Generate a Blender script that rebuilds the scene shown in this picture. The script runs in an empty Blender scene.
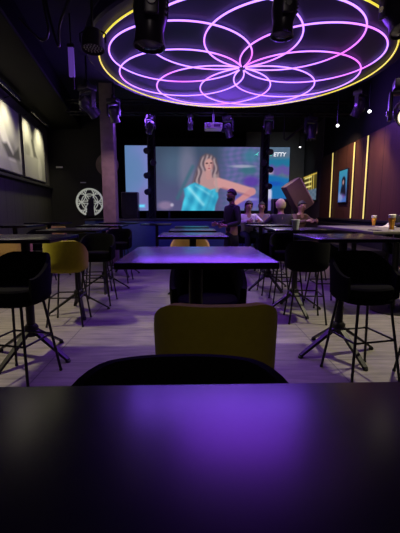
import bpy, bmesh, math, random
from mathutils import Vector, Matrix, Euler
R = math.radians
rnd = random.Random(7)
scene = bpy.context.scene
col = scene.collection

# ------------------------------------------------------------------ materials
MATS = {}
def lin(c):
    return tuple((v/12.92 if v <= .04045 else ((v+.055)/1.055)**2.4) for v in c)

def mat(name, color, rough=.6, metal=0., emit=None, es=0., noise=0., nscale=20., bump=0., spec=.5, trans=0., sheen=0., stretch=(1, 1, 1), coat=0.):
    m = bpy.data.materials.new(name); m.use_nodes = True
    nt = m.node_tree; b = nt.nodes['Principled BSDF']
    b.inputs['Base Color'].default_value = (*color, 1)
    b.inputs['Roughness'].default_value = rough
    b.inputs['Metallic'].default_value = metal
    b.inputs['Specular IOR Level'].default_value = spec
    b.inputs['Transmission Weight'].default_value = trans
    b.inputs['Sheen Weight'].default_value = sheen
    b.inputs['Coat Weight'].default_value = coat
    if emit:
        b.inputs['Emission Color'].default_value = (*emit, 1)
        b.inputs['Emission Strength'].default_value = es
    if noise or bump:
        tc = nt.nodes.new('ShaderNodeTexCoord'); mp = nt.nodes.new('ShaderNodeMapping')
        mp.inputs['Scale'].default_value = stretch
        nz = nt.nodes.new('ShaderNodeTexNoise'); nz.inputs['Scale'].default_value = nscale; nz.inputs['Detail'].default_value = 5
        nt.links.new(tc.outputs['Object'], mp.inputs['Vector']); nt.links.new(mp.outputs[0], nz.inputs['Vector'])
        if noise:
            mx = nt.nodes.new('ShaderNodeMix'); mx.data_type = 'RGBA'
            mx.inputs[6].default_value = (*[v*(1-noise) for v in color], 1)
            mx.inputs[7].default_value = (*[min(1, v*(1+noise)) for v in color], 1)
            nt.links.new(nz.outputs['Fac'], mx.inputs[0]); nt.links.new(mx.outputs[2], b.inputs['Base Color'])
        if bump:
            bp = nt.nodes.new('ShaderNodeBump'); bp.inputs['Strength'].default_value = bump; bp.inputs['Distance'].default_value = .01
            nt.links.new(nz.outputs['Fac'], bp.inputs['Height']); nt.links.new(bp.outputs[0], b.inputs['Normal'])
    MATS[name] = m
    return m

def emis_attr_mat(name, strength, emissive=True, rough=.5):
    m = bpy.data.materials.new(name); m.use_nodes = True
    nt = m.node_tree; b = nt.nodes['Principled BSDF']
    a = nt.nodes.new('ShaderNodeAttribute'); a.attribute_name = 'paint'
    b.inputs['Roughness'].default_value = rough
    if emissive:
        b.inputs['Base Color'].default_value = (.01, .01, .012, 1)
        nt.links.new(a.outputs['Color'], b.inputs['Emission Color'])
        b.inputs['Emission Strength'].default_value = strength
    else:
        nt.links.new(a.outputs['Color'], b.inputs['Base Color'])
    return m

black_metal = mat('black_metal', (.012, .012, .013), .45, .3, noise=.2, nscale=60)
leg_metal = mat('dark_leg_metal', (.02, .019, .019), .42, .5, noise=.25, nscale=40)
black_fabric = mat('black_fabric', (.0045, .0045, .0055), .95, noise=.3, nscale=120, bump=.15, spec=.06)
mustard = mat('mustard_velvet', (.30, .25, .013), .85, noise=.18, nscale=28, bump=.12, sheen=.08, spec=.15)
tan = mat('tan_fabric', (.42, .25, .10), .85, noise=.18, nscale=40, bump=.1, spec=.2)
cushion_dark = mat('cushion_dark', (.006, .006, .006), .95, noise=.2, nscale=90, spec=.06)
table_top_m = mat('dark_laminate', (.008, .006, .012), .25, noise=.25, nscale=30, stretch=(1, 14, 1), spec=.36)
table_edge_m = mat('dark_edge_band', (.014, .013, .014), .5, noise=.2, nscale=50)
pale_top_m = mat('worn_laminate', (.16, .14, .12), .45, noise=.25, nscale=25, stretch=(1, 10, 1))
wall_black = mat('wall_black_paint', (.010, .009, .010), .8, noise=.35, nscale=4, bump=.2)
ceil_m = mat('ceiling_black', (.011, .009, .022), .85, noise=.4, nscale=3, bump=.2)
duct_m = mat('duct_dark_sheet', (.009, .008, .007), .7, 0., spec=.08, noise=.3, nscale=5)
pillar_m = mat('concrete_pillar', (.21, .16, .15), .9, noise=.35, nscale=9, bump=.5)
disc_m = mat('rosette_board', (.026, .012, .085), .5, noise=.15, nscale=6)
plaster = mat('grey_plaster', (.13, .12, .11), .85, noise=.2, nscale=8, bump=.2)
white_pl = mat('white_plastic', (.6, .6, .62), .4, noise=.05, nscale=30)
fix_m = mat('fixture_black', (.035, .028, .05), .32, .15, noise=.2, nscale=40)
chrome = mat('chrome', (.5, .5, .52), .25, .9, noise=.1, nscale=40)
lens_m = mat('lens_glass', (.06, .055, .08), .08, 0, noise=.1, nscale=10, spec=.8)
lens_lit = mat('lens_lit_white', (.8, .8, .8), .3, emit=(1, .97, .95), es=9, noise=.02)
lens_warm = mat('lens_lit_warm', (.8, .7, .5), .3, emit=(1, .86, .55), es=1.7, noise=.02)
strip_m = mat('led_strip_yellow', (.7, .6, .2), .4, emit=(1, .80, .20), es=.95, noise=.05)
neon_y = mat('neon_yellow', (.7, .6, .1), .4, emit=(1, .82, .07), es=1.0, noise=.05)
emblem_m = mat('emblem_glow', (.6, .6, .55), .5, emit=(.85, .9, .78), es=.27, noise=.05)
purple_lit = mat('purple_lit_body', (.2, .1, .4), .4, emit=(.22, .09, .72), es=.30, noise=.1, nscale=8)  # emission stands in for purple light falling on the slim lamp
speaker_m = mat('speaker_cloth', (.012, .012, .014), .9, noise=.4, nscale=150, bump=.3, spec=.1)
box_m = mat('brown_box_skin', (.13, .075, .05), .75, noise=.2, nscale=12, bump=.1)
box_lit_edge = mat('lit_edge_tan', (.5, .36, .24), .6, noise=.1, nscale=20)  # paler tone paints the light along the box's side edge
stage_m = mat('stage_front_blue', (.025, .055, .16), .6, noise=.25, nscale=10, stretch=(1, 1, 6))
stage_top_m = mat('stage_top_black', (.02, .02, .025), .7, noise=.3, nscale=10)
bench_m = mat('black_leatherette', (.012, .011, .011), .5, noise=.2, nscale=30, bump=.1)
print_m = emis_attr_mat('photo_print', 0, False, .75)
screen_m = emis_attr_mat('led_screen_face', 1.0)
white_txt = mat('white_letters', (.8, .8, .8), .5, emit=(.9, .95, 1), es=.9, noise=.02)
teal_txt = mat('teal_letters', (.1, .6, .5), .5, emit=(.12, .75, .62), es=.9, noise=.02)
glass_m = mat('clear_glass', (.97, .97, .97), .03, trans=1., noise=.01, spec=.5)
glass_m.node_tree.nodes['Principled BSDF'].inputs['IOR'].default_value = 1.12
beer_m = mat('amber_beer', (.90, .42, .05), .25, emit=(.75, .30, .03), es=0.0, noise=.1, nscale=30)
foam_m = mat('beer_foam', (.85, .78, .66), .9, noise=.08, nscale=90, bump=.3)
cup_m = mat('frosted_plastic', (.45, .47, .52), .35, trans=.25, noise=.08, nscale=40)
paper_m = mat('white_paper', (.80, .74, .66), .9, noise=.06, nscale=30, bump=.2)
skin_m = mat('skin', (.36, .20, .14), .55, noise=.1, nscale=30)
hair_m = mat('dark_hair', (.012, .009, .008), .7, noise=.4, nscale=90, bump=.4)
jacket_black = mat('black_jacket', (.014, .012, .017), .8, noise=.3, nscale=25, bump=.4)
jacket_olive = mat('olive_hoodie', (.055, .058, .048), .9, noise=.35, nscale=18, bump=.5)
shirt_white = mat('white_shirt', (.55, .53, .55), .85, noise=.1, nscale=20, bump=.3)
shirt_grey = mat('grey_shirt', (.24, .21, .22), .85, noise=.2, nscale=20, bump=.3)
shirt_brown = mat('brown_top', (.10, .055, .035), .85, noise=.2, nscale=20, bump=.3)
trouser_m = mat('dark_trousers', (.014, .014, .02), .9, noise=.3, nscale=30, bump=.3)
jeans_m = mat('blue_jeans', (.03, .04, .075), .9, noise=.3, nscale=30, bump=.3)
beanie_m = mat('pale_yellow_beanie', (.60, .55, .24), .95, noise=.2, nscale=60, bump=.4)
shoe_m = mat('dark_shoes', (.02, .02, .02), .6, noise=.2, nscale=40)
eye_m = mat('dark_eyes', (.01, .008, .008), .3, noise=.1)
lip_m = mat('lips', (.25, .09, .07), .5, noise=.1)

# neon of the rosette: lilac with stretches of magenta
neon_w = bpy.data.materials.new('neon_lilac'); neon_w.use_nodes = True
nt = neon_w.node_tree; b = nt.nodes['Principled BSDF']
tc = nt.nodes.new('ShaderNodeTexCoord'); nz = nt.nodes.new('ShaderNodeTexNoise'); nz.inputs['Scale'].default_value = .9
rp = nt.nodes.new('ShaderNodeValToRGB')
rp.color_ramp.elements[0].position = .50; rp.color_ramp.elements[0].color = (.42, .20, 1.0, 1)
rp.color_ramp.elements[1].position = .66; rp.color_ramp.elements[1].color = (.50, .10, .62, 1)
nt.links.new(tc.outputs['Object'], nz.inputs['Vector']); nt.links.new(nz.outputs['Fac'], rp.inputs[0])
nt.links.new(rp.outputs[0], b.inputs['Emission Color']); b.inputs['Emission Strength'].default_value = 2.4
b.inputs['Base Color'].default_value = (.6, .5, .8, 1)

# floor: pale grey wood-look tiles, joints and streaks along X
floor_m = bpy.data.materials.new('floor_tiles'); floor_m.use_nodes = True
nt = floor_m.node_tree; b = nt.nodes['Principled BSDF']
tc = nt.nodes.new('ShaderNodeTexCoord')
br = nt.nodes.new('ShaderNodeTexBrick')
br.inputs['Scale'].default_value = 1.0; br.inputs['Mortar Size'].default_value = .006; br.inputs['Mortar Smooth'].default_value = .3
br.inputs['Brick Width'].default_value = 1.25; br.inputs['Row Height'].default_value = .62
br.offset = 0.0
br.inputs['Color1'].default_value = (.25, .228, .20, 1); br.inputs['Color2'].default_value = (.205, .188, .17, 1); br.inputs['Mortar'].default_value = (.085, .08, .075, 1)
mp = nt.nodes.new('ShaderNodeMapping'); mp.inputs['Scale'].default_value = (1.2, 9, 1)
nz = nt.nodes.new('ShaderNodeTexNoise'); nz.inputs['Scale'].default_value = 2.2; nz.inputs['Detail'].default_value = 7; nz.inputs['Roughness'].default_value = .65
rp = nt.nodes.new('ShaderNodeValToRGB')
rp.color_ramp.elements[0].position = .32; rp.color_ramp.elements[0].color = (.40, .39, .38, 1)
rp.color_ramp.elements[1].position = .68; rp.color_ramp.elements[1].color = (1.25, 1.22, 1.2, 1)
mx = nt.nodes.new('ShaderNodeMix'); mx.data_type = 'RGBA'; mx.blend_type = 'MULTIPLY'; mx.inputs[0].default_value = .8
nt.links.new(tc.outputs['Object'], br.inputs['Vector']); nt.links.new(tc.outputs['Object'], mp.inputs['Vector'])
nt.links.new(mp.outputs[0], nz.inputs['Vector']); nt.links.new(nz.outputs['Fac'], rp.inputs[0])
nt.links.new(br.outputs['Color'], mx.inputs[6]); nt.links.new(rp.outputs[0], mx.inputs[7]); nt.links.new(mx.outputs[2], b.inputs['Base Color'])
rr = nt.nodes.new('ShaderNodeMapRange'); rr.inputs[3].default_value = .42; rr.inputs[4].default_value = .7
nt.links.new(nz.outputs['Fac'], rr.inputs[0]); nt.links.new(rr.outputs[0], b.inputs['Roughness'])
bp = nt.nodes.new('ShaderNodeBump'); bp.inputs['Strength'].default_value = .25; bp.inputs['Distance'].default_value = .01
nt.links.new(nz.outputs['Fac'], bp.inputs['Height']); nt.links.new(bp.outputs[0], b.inputs['Normal'])

# wall boards with seams every s metres along the object's X axis
def board_mat(name, color, s, rough=.5, grain=.25):
    m = bpy.data.materials.new(name); m.use_nodes = True
    nt = m.node_tree; b = nt.nodes['Principled BSDF']; b.inputs['Roughness'].default_value = rough
    b.inputs['Specular IOR Level'].default_value = .3
    tc = nt.nodes.new('ShaderNodeTexCoord'); sp = nt.nodes.new('ShaderNodeSeparateXYZ')
    nt.links.new(tc.outputs['Object'], sp.inputs[0])
    dv = nt.nodes.new('ShaderNodeMath'); dv.operation = 'DIVIDE'; dv.inputs[1].default_value = s; nt.links.new(sp.outputs[0], dv.inputs[0])
    fr = nt.nodes.new('ShaderNodeMath'); fr.operation = 'FRACT'; nt.links.new(dv.outputs[0], fr.inputs[0])
    lt = nt.nodes.new('ShaderNodeMath'); lt.operation = 'GREATER_THAN'; lt.inputs[1].default_value = .018/s; nt.links.new(fr.outputs[0], lt.inputs[0])
    mp = nt.nodes.new('ShaderNodeMapping'); mp.inputs['Scale'].default_value = (14, 14, .8); nt.links.new(tc.outputs['Object'], mp.inputs['Vector'])
    nz = nt.nodes.new('ShaderNodeTexNoise'); nz.inputs['Scale'].default_value = 1.5; nz.inputs['Detail'].default_value = 6; nt.links.new(mp.outputs[0], nz.inputs['Vector'])
    mx = nt.nodes.new('ShaderNodeMix'); mx.data_type = 'RGBA'
    mx.inputs[6].default_value = (*[v*(1-grain) for v in color], 1); mx.inputs[7].default_value = (*[v*(1+grain) for v in color], 1)
    nt.links.new(nz.outputs['Fac'], mx.inputs[0])
    m2 = nt.nodes.new('ShaderNodeMix'); m2.data_type = 'RGBA'; m2.inputs[6].default_value = (*[v*.15 for v in color], 1)
    nt.links.new(lt.outputs[0], m2.inputs[0]); nt.links.new(mx.outputs[2], m2.inputs[7]); nt.links.new(m2.outputs[2], b.inputs['Base Color'])
    return m
wood_wall = board_mat('brown_wood_boards', (.105, .045, .028), 1.05, .5)
dark_boards = board_mat('dark_wall_boards', (.058, .055, .046), .52, .6)

# ------------------------------------------------------------------ mesh helpers
class MB:
    def __init__(s): s.bm = bmesh.new()
    def box(s, c, d, rot=None, bevel=0.):
        t = bmesh.new(); bmesh.ops.create_cube(t, size=1)
        bmesh.ops.scale(t, vec=d, verts=t.verts)
        if bevel: bmesh.ops.bevel(t, geom=t.edges[:], offset=bevel, segments=2, affect='EDGES', profile=.6)
        if rot is not None: bmesh.ops.transform(t, matrix=(rot.to_matrix() if isinstance(rot, Euler) else rot).to_4x4(), verts=t.verts)
        bmesh.ops.translate(t, vec=c, verts=t.verts); s._add(t); return s
    def _add(s, t):
        me = bpy.data.meshes.new('tmp'); t.to_mesh(me); t.free(); s.bm.from_mesh(me); bpy.data.meshes.remove(me)
    def tube(s, pts, r, seg=8, closed=False, cap=True):
        pts = [Vector(p) for p in pts]; n = len(pts); rings = []
        rs = r if isinstance(r, (list, tuple)) else [r]*n
        prev = None
        for i, p in enumerate(pts):
            if closed: t = pts[(i+1) % n]-pts[i-1]
            else: t = pts[min(i+1, n-1)]-pts[max(i-1, 0)]
            t.normalize()
            if prev is None:
                u = t.orthogonal().normalized()
            else:
                u = (prev-t*prev.dot(t)).normalized()
            prev = u; v = t.cross(u)
            rings.append([s.bm.verts.new(p+rs[i]*(u*math.cos(a)+v*math.sin(a))) for a in [2*math.pi*k/seg for k in range(seg)]])
        m = n if closed else n-1
        for i in range(m):
            a, b2 = rings[i], rings[(i+1) % n]
            off = 0
            if closed and i == n-1:
                off = min(range(seg), key=lambda o: (b2[o].co-a[0].co).length)
            for k in range(seg):
                s.bm.faces.new((a[k], a[(k+1) % seg], b2[(k+1+off) % seg], b2[(k+off) % seg]))
        if cap and not closed:
            s.bm.faces.new(rings[0][::-1]); s.bm.faces.new(rings[-1])
        return s
    def circle(s, c, rad, r, ax=(0, 0, 1), n=64, seg=8, a0=0, a1=None):
        q = Vector((0, 0, 1)).rotation_difference(Vector(ax))
        if a1 is None:
            pts = [Vector(c)+q @ Vector((rad*math.cos(2*math.pi*i/n), rad*math.sin(2*math.pi*i/n), 0)) for i in range(n)]
            return s.tube(pts, r, seg, closed=True)
        pts = [Vector(c)+q @ Vector((rad*math.cos(a0+(a1-a0)*i/n), rad*math.sin(a0+(a1-a0)*i/n), 0)) for i in range(n+1)]
        return s.tube(pts, r, seg)
    def lathe(s, prof, seg=24, c=(0, 0, 0), ax=(0, 0, 1)):
        q = Vector((0, 0, 1)).rotation_difference(Vector(ax)); c = Vector(c)
        rings = []
        for r, z in prof:
            if r < 1e-6: rings.append([s.bm.verts.new(c+q @ Vector((0, 0, z)))])
            else: rings.append([s.bm.verts.new(c+q @ Vector((r*math.cos(2*math.pi*k/seg), r*math.sin(2*math.pi*k/seg), z))) for k in range(seg)])
        for a, b2 in zip(rings, rings[1:]):
            if len(a) == 1 and len(b2) == 1: continue
            for k in range(seg):
                k2 = (k+1) % seg
                if len(a) == 1: s.bm.faces.new((a[0], b2[k2], b2[k]))
                elif len(b2) == 1: s.bm.faces.new((a[k], a[k2], b2[0]))
                else: s.bm.faces.new((a[k], a[k2], b2[k2], b2[k]))
        return s
    def prism(s, poly, z0, z1):
        lo = [s.bm.verts.new((x, y, z0)) for x, y in poly]; hi = [s.bm.verts.new((x, y, z1)) for x, y in poly]
        n = len(poly)
        for i in range(n): s.bm.faces.new((lo[i], lo[(i+1) % n], hi[(i+1) % n], hi[i]))
        s.bm.faces.new(lo[::-1]); s.bm.faces.new(hi); return s
    def build(s, name, m, parent=None, smooth=True, loc=None, rot=None):
        bmesh.ops.recalc_face_normals(s.bm, faces=s.bm.faces)
        me = bpy.data.meshes.new(name); s.bm.to_mesh(me); s.bm.free()
        me.materials.append(m)
        if smooth:
            me.polygons.foreach_set('use_smooth', [True]*len(me.polygons))
            me.set_sharp_from_angle(angle=R(38))
        o = bpy.data.objects.new(name, me); col.objects.link(o)
        if parent: o.parent = parent
        if loc: o.location = loc
        if rot: o.rotation_euler = rot
        return o

def tag(o, label=None, cat=None, group=None, kind=None):
    if label: o['label'] = label
    if cat: o['category'] = cat
    if group: o['group'] = group
    if kind: o['kind'] = kind
    return o
def empty(name, loc=(0, 0, 0), rz=0, label=None, cat=None, group=None):
    o = bpy.data.objects.new(name, None); col.objects.link(o)
    o.empty_display_size = .1; o.location = loc; o.rotation_euler = (0, 0, rz)
    return tag(o, label, cat, group)
def copy_tree(o, parent=None):
    c = o.copy(); col.objects.link(c)
    if parent: c.parent = parent
    for ch in o.children: copy_tree(ch, c)
    return c
def struct(mb, name, m, loc=None, rot=None, smooth=False):
    o = mb.build(name, m, None, smooth, loc, rot); o['kind'] = 'structure'; return o

# ------------------------------------------------------------------ room
CEIL = 4.25
AL = math.atan(.14); AR = math.atan(.063)
def LW(y, off=0): return -3.7-.14*(y-7)+off/math.cos(AL)          # x of the left wall face at y
def RW(y, off=0): return 3.46+.063*y-off/math.cos(AR)             # x of the right wall face at y
struct(MB().box((0, 6.5, -.1), (13, 20, .2)), 'floor', floor_m)
struct(MB().box((0, 6.5, CEIL+.1), (13, 20, .2)), 'ceiling', ceil_m)
def wall_prism(pts, z0, z1): return MB().prism(pts, z0, z1)
struct(wall_prism([(LW(-3.2), -3.2), (LW(15.4), 15.4), (LW(15.4)-.2, 15.4), (LW(-3.2)-.2, -3.2)], 0, CEIL), 'wall_left', wall_black)
struct(wall_prism([(RW(-3.2, -.06), -3.2), (RW(15.4, -.06), 15.4), (RW(15.4)+.26, 15.4), (RW(-3.2)+.26, -3.2)], 0, CEIL), 'wall_right', wall_black)
struct(MB().box((0, -3.1, CEIL/2), (9.0, .2, CEIL)), 'wall_rear', wall_black)
struct(MB().box((0, 15.3, CEIL/2), (10.6, .2, CEIL)), 'wall_far', wall_black)
# dark partition behind the pillar, left of the video wall
struct(MB().box((-3.35, 11.75, CEIL/2), (2.0, .16, CEIL)), 'wall_back', wall_black)
struct(MB().box((3.2, 14.1, CEIL/2), (2.2, .14, CEIL)), 'wall_corner', plaster)

# left wall: board cladding under a ledge, in the wall's own axes
def left_frame(y):       # rotation so that local X runs along the wall away from the viewer, local -Y points into the room
    return Euler((0, 0, R(90)+AL))
cl = MB().box((0, 0, 1.0), (14.2, .04, 2.0)); o = struct(cl, 'wall_left_boards', dark_boards, (LW(4.6, .02), 4.6, 0), left_frame(0))
lg = MB().box((0, 0, 0), (14.2, .12, .06), bevel=.008); struct(lg, 'trim_1', wall_black, (LW(4.6, .06), 4.6, 2.06), left_frame(0))
lp = MB().box((0, 0, 0), (9.5, .02, 2.1)); struct(lp, 'wall_left_plaster', plaster, (LW(7.1, .011), 7.1, 3.15), left_frame(0))

# right wall: brown boards to 3.02 m, black base
rr = Euler((0, 0, R(90)-AR))
struct(MB().box((0, 0, 2.06), (15.0, .05, 1.92), bevel=.004), 'wall_right_boards', wood_wall, (RW(4.4, -.02), 4.4, 0), rr)
struct(MB().box((0, 0, .55), (15.0, .06, 1.10)), 'trim_2', wall_black, (RW(4.4, -.015), 4.4, 0), rr)
struct(MB().box((0, 0, 0), (15.0, .09, .05), bevel=.006), 'trim_3', wall_black, (RW(4.4, .0), 4.4, 1.125), rr)
struct(MB().box((0, 0, CEIL/2), (3.0, .03, CEIL)), 'wall_right_plaster', plaster, (RW(13.42, -.04), 13.42, 0), rr)

# boxed duct along the left of the ceiling
dk = MB().prism([(LW(-2.8, .02), -2.8), (LW(-2.8, .02)+1.05, -2.8), (LW(11.6, .02)+1.05, 11.6), (LW(11.6, .02), 11.6)], 3.80, CEIL-.005).build('ceiling_duct', duct_m, None, False)
tag(dk, 'long dark boxed duct running along the ceiling above the left wall', 'duct')
dl = MB().tube([(LW(-2.8)+1.06, -2.8, 3.83), (LW(11.6)+1.06, 11.6, 3.83)], .028, 8).build('edge_rail', wall_black, dk)

# ------------------------------------------------------------------ pillar, lamp behind it
pl = MB().box((0, 0, CEIL/2), (.31, .34, CEIL-.002), bevel=.02).build('concrete_pillar', pillar_m, None, True, (-1.93, 9.1, 0))
tag(pl, 'rough grey concrete pillar left of the video wall', 'pillar')
gl = empty('round_wall_lamp', (-2.07, 9.5, 2.49), 0, 'unlit round lamp disc half hidden behind the concrete pillar', 'lamp')
MB().lathe([(0, -.05), (.22, -.05), (.28, -.02), (.28, .03), (.22, .06), (0, .06)], 32, ax=(0, 1, 0)).build('lamp_disc', pillar_m, gl)
MB().box((.05, -.115, 0), (.10, .15, .10)).build('bracket', fix_m, gl)

# ------------------------------------------------------------------ painted pictures (flat images on real flat screens / prints)
def inside(poly, x, y):
    r = False; n = len(poly); j = n-1
    for i in range(n):
        xi, yi = poly[i]; xj, yj = poly[j]
        if (yi > y) != (yj > y) and x < (xj-xi)*(y-yi)/(yj-yi)+xi: r = not r
        j = i
    return r
def seg_d(p, a, b):
    ax, ay = a; bx, by = b; dx, dy = bx-ax, by-ay
    t = max(0, min(1, ((p[0]-ax)*dx+(p[1]-ay)*dy)/(dx*dx+dy*dy+1e-9)))
    return math.hypot(p[0]-ax-t*dx, p[1]-ay-t*dy), t
def poly_d(poly, x, y):
    d = min(seg_d((x, y), poly[i-1], poly[i])[0] for i in range(len(poly)))
    return -d if inside(poly, x, y) else d
def mix(a, b, t): return tuple(u+(v-u)*t for u, v in zip(a, b))
def cov(d, soft=1.0): return max(0., min(1., .5-d/soft))
def wav(x, y): return .5+.25*math.sin(x*.9+2.1*math.sin(y*.21))+.25*math.sin(y*1.3+1.7*math.sin(x*.13+1)+.4)

HAIR = [(205.5, 155.5), (211, 156.5), (215.5, 160), (217.5, 167), (219, 176), (220, 187), (217, 193), (214, 186), (211, 178), (205, 178), (201, 184), (196, 188), (192.5, 184), (195, 175), (198, 166), (200.5, 159)]
CHEST = [(203, 172), (211, 172), (212, 178), (219, 179), (222, 183), (219, 189), (213, 191), (204, 189), (199, 186), (201, 179)]
DRESS = [(190, 185), (195, 183), (202, 186), (210, 190), (217, 188), (218, 197), (215, 205), (214, 213), (181, 213), (183, 203), (185, 196), (184, 189)]
def paint_screen(x, y):
    # background of the picture shown on the video wall, colours in sRGB
    if x < 156:
        c = mix((.36, .50, .68), (.47, .50, .75), max(0, min(1, (x-128)/22)))
        c = mix(c, (.34, .50, .66), .5*cov(math.hypot((x-138)/8, (y-172)/14)-1, .8))
        c = mix(c, (.50, .42, .66), .6*cov(math.hypot((x-145)/6, (y-198)/9)-1, .8))
        c = mix(c, (.42, .86, 1.0), cov(max(abs(x-142)-4, abs(y-205.5)-1.3), 1.2))
        return c
    t = max(0, min(1, (y-149)/62))
    c = mix((.23, .30, .38), (.33, .32, .47), t)
    c = mix(c, (.31, .42, .50), .6*cov(math.hypot((x-176)/13, (y-168)/14)-1, 1))
    c = mix(c, (.47, .47, .56), .7*cov(math.hypot((x-188)/8, (y-172)/26)-1, .9))
    c = mix(c, (.22, .40, .45), .8*cov(seg_d((x, y), (178, 198), (193, 168))[0]-1.6, 2.5))
    c = mix(c, (.60, .50, .62), .7*cov(math.hypot((x-166)/7, (y-205)/4)-1, .7))
    c = mix(c, (.75, .72, .80), .8*cov(math.hypot((x-172.5), (y-204.5))-1.6, 1.2))
    if x > 216:
        s = max(0, min(1, (x-216)/12))
        w = wav(x, y)
        k = mix((.30, .38, .52), (.42, .40, .62), w)
        k = mix(k, (.19, .50, .55), .6*cov(math.hypot((x-249)/7, (y-158)/6)-1, .8))
        k = mix(k, (.20, .42, .46), .8*cov(math.hypot((x-247)/8, (y-171)/4)-1, .6))
        k = mix(k, (.72, .70, .78), .7*cov(math.hypot((x-241)/11, (y-167.5)/1.4)-1, .9))
        k = mix(k, (.34, .20, .62), .8*cov(math.hypot((x-250)/8, (y-182)/5)-1, .7))
        k = mix(k, (.52, .62, .78), .6*cov(math.hypot((x-246)/9, (y-192)/2)-1, .9))
        k = mix(k, (.38, .32, .72), .8*cov(math.hypot((x-245)/14, (y-201)/7)-1, .6))
        k = mix(k, (.66, .62, .80), .6*cov(math.hypot((x-247)/9, (y-199)/1.5)-1, .9))
        c = mix(c, k, s)
    if x > 258:
        w = wav(x*1.2, y)
        k = mix((.33, .42, .50), (.36, .45, .55), w)
        k = mix(k, (.12, .44, .58), cov(abs(y-164)-4, 4))
        k = mix(k, (.38, .30, .62), cov(abs(y-171-1.2*math.sin(x*.6))-4, 3)*(.6+.4*w))
        k = mix(k, (.80, .66, .74), .8*cov(math.hypot((x-267)/4, (y-173)/4)-1, .9))
        k = mix(k, (.08, .42, .66), cov(174.5+.2*(x-264)-y, 3))
        k = mix(k, (.08, .30, .70), .8*cov(math.hypot((x-272)/9, (y-184)/2.2)-1, .8))
        k = mix(k, (.78, .78, .90), cov(max(abs(x-267.5)-3.0+max(0, 191-y)*.5, 187-y), 1.6))
        k = mix(k, (.42, .38, .72), cov(199-y, 4))
        c = k
    # the woman in the turquoise dress, hand on hip
    arm_l = min(seg_d((x, y), (199, 185), (190, 193))[0]-2.4, seg_d((x, y), (190, 193), (182, 213))[0]-1.8)
    c = mix(c, (.52, .42, .46), .8*cov(arm_l, 1.4))
    c = mix(c, (.36, .30, .32), cov(poly_d(HAIR, x, y), 2.4))
    st = .5+.5*math.sin(x*1.5+1.6*math.sin(y*.42+x*.1))
    c = mix(c, (.74, .66, .66), .75*st*cov(poly_d(HAIR, x, y)+1, 2.4))
    c = mix(c, (.70, .55, .54), cov(poly_d(CHEST, x, y), 1.6))
    fd = .45+.35*math.sin(x*.55+y*.22)+.2*math.sin(x*.31-y*.4)
    c = mix(c, mix(mix((.16, .58, .72), (.30, .80, .90), fd), (.70, .93, .97), .7*cov(seg_d((x, y), (189, 188), (203, 204))[0]-1.2, 3)+.5*cov(seg_d((x, y), (196, 186), (212, 196))[0]-.8, 2.4)), cov(poly_d(DRESS, x, y), 1.6))
    c = mix(c, (.16, .52, .66), .6*cov(seg_d((x, y), (212, 191), (205, 212))[0]-1.6, 3)*cov(poly_d(DRESS, x, y)+1, 1.5))
    d1, t1 = seg_d((x, y), (218, 183), (251, 191.5)); d2, t2 = seg_d((x, y), (251, 191.5), (233, 204))
    c = mix(c, (.80, .58, .57), cov(d1-(4.6-1.2*t1), 1.6))
    c = mix(c, (.78, .53, .54), cov(d2-(3.4-1.2*t2), 1.6))
    c = mix(c, (.66, .40, .42), .6*cov(seg_d((x, y), (222, 188), (248, 195.5))[0]-.8, 1.5))
    c = mix(c, (.70, .60, .58), .8*cov(seg_d((x, y), (215, 176), (216.5, 191))[0]-1.3, 1.6))
    c = mix(c, (.74, .55, .53), cov(seg_d((x, y), (208, 170), (208, 178))[0]-2.3, 1.2))
    c = mix(c, (.78, .59, .56), cov((math.hypot((x-208.6)/4.3, (y-166)/5.6)-1)*4, 1.4))
    for (ex, ey, er, cc) in ((206.6, 164.8, .8, (.16, .09, .11)), (210.8, 164.5, .8, (.16, .09, .11))):
        c = mix(c, cc, .9*cov(math.hypot((x-ex)/1.4, (y-ey)/.8)-.8, .9))
    c = mix(c, (.62, .44, .44), .7*cov(math.hypot((x-208.8)/.7, (y-167)/1.4)-.8, .8))
    c = mix(c, (.58, .20, .26), .9*cov(math.hypot((x-208.8)/1.5, (y-169.6)/.6)-.8, .8))
    c = mix(c, (.45, .30, .32), .45*cov(math.hypot((x-212.4)/1.3, (y-167)/4)-1, .9))
    return c

def paint_grid(fn, x0, x1, y0, y1, W, H, step, name, m, parent, gain=1.0, srgb=True):
    """vertical picture W x H metres, facing local -Y, centred on the origin; fn(u, v) gives its colours"""
    nx = max(2, int((x1-x0)/step)); ny = max(2, int((y1-y0)/step))
    vs, cs, fs = [], [], []
    for j in range(ny+1):
        for i in range(nx+1):
            u = x0+(x1-x0)*i/nx; v = y0+(y1-y0)*j/ny
            vs.append((-W/2+W*i/nx, 0, H/2-H*j/ny))
            c = fn(u, v); c = lin(c) if srgb else c
            cs.append((*[q*gain for q in c], 1))
    for j in range(ny):
        for i in range(nx):
            a = j*(nx+1)+i; fs.append((a+nx+1, a+nx+2, a+1, a))
    me = bpy.data.meshes.new(name); me.from_pydata(vs, [], fs)
    at = me.color_attributes.new('paint', 'FLOAT_COLOR', 'POINT')
    for i, c in enumerate(cs): at.data[i].color = c
    me.materials.append(m); me.validate()
    o = bpy.data.objects.new(name, me); col.objects.link(o); o.parent = parent
    return o

# ------------------------------------------------------------------ stage and video wall
YS = 11.0
SC = YS/365*1.005                 # metres per unit of the picture grid at the wall's distance
def sx(p): return (p-190)*SC
def sz(p): return 1.32+(211.3-p)*SC
st = empty('stage_platform', (-.45, 10.89, 0), 0, 'low black stage with a dark blue front below the video wall', 'stage')
MB().box((0, 0, 1.105), (4.9, 1.5, .05), bevel=.008).build('stage_deck', stage_top_m, st)
MB().box((0, -.70, .54), (4.86, .06, 1.08), bevel=.006).build('stage_front', stage_m, st)
MB().box((0, .05, .52), (4.80, 1.36, 1.04)).build('stage_base', stage_top_m, st)

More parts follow.
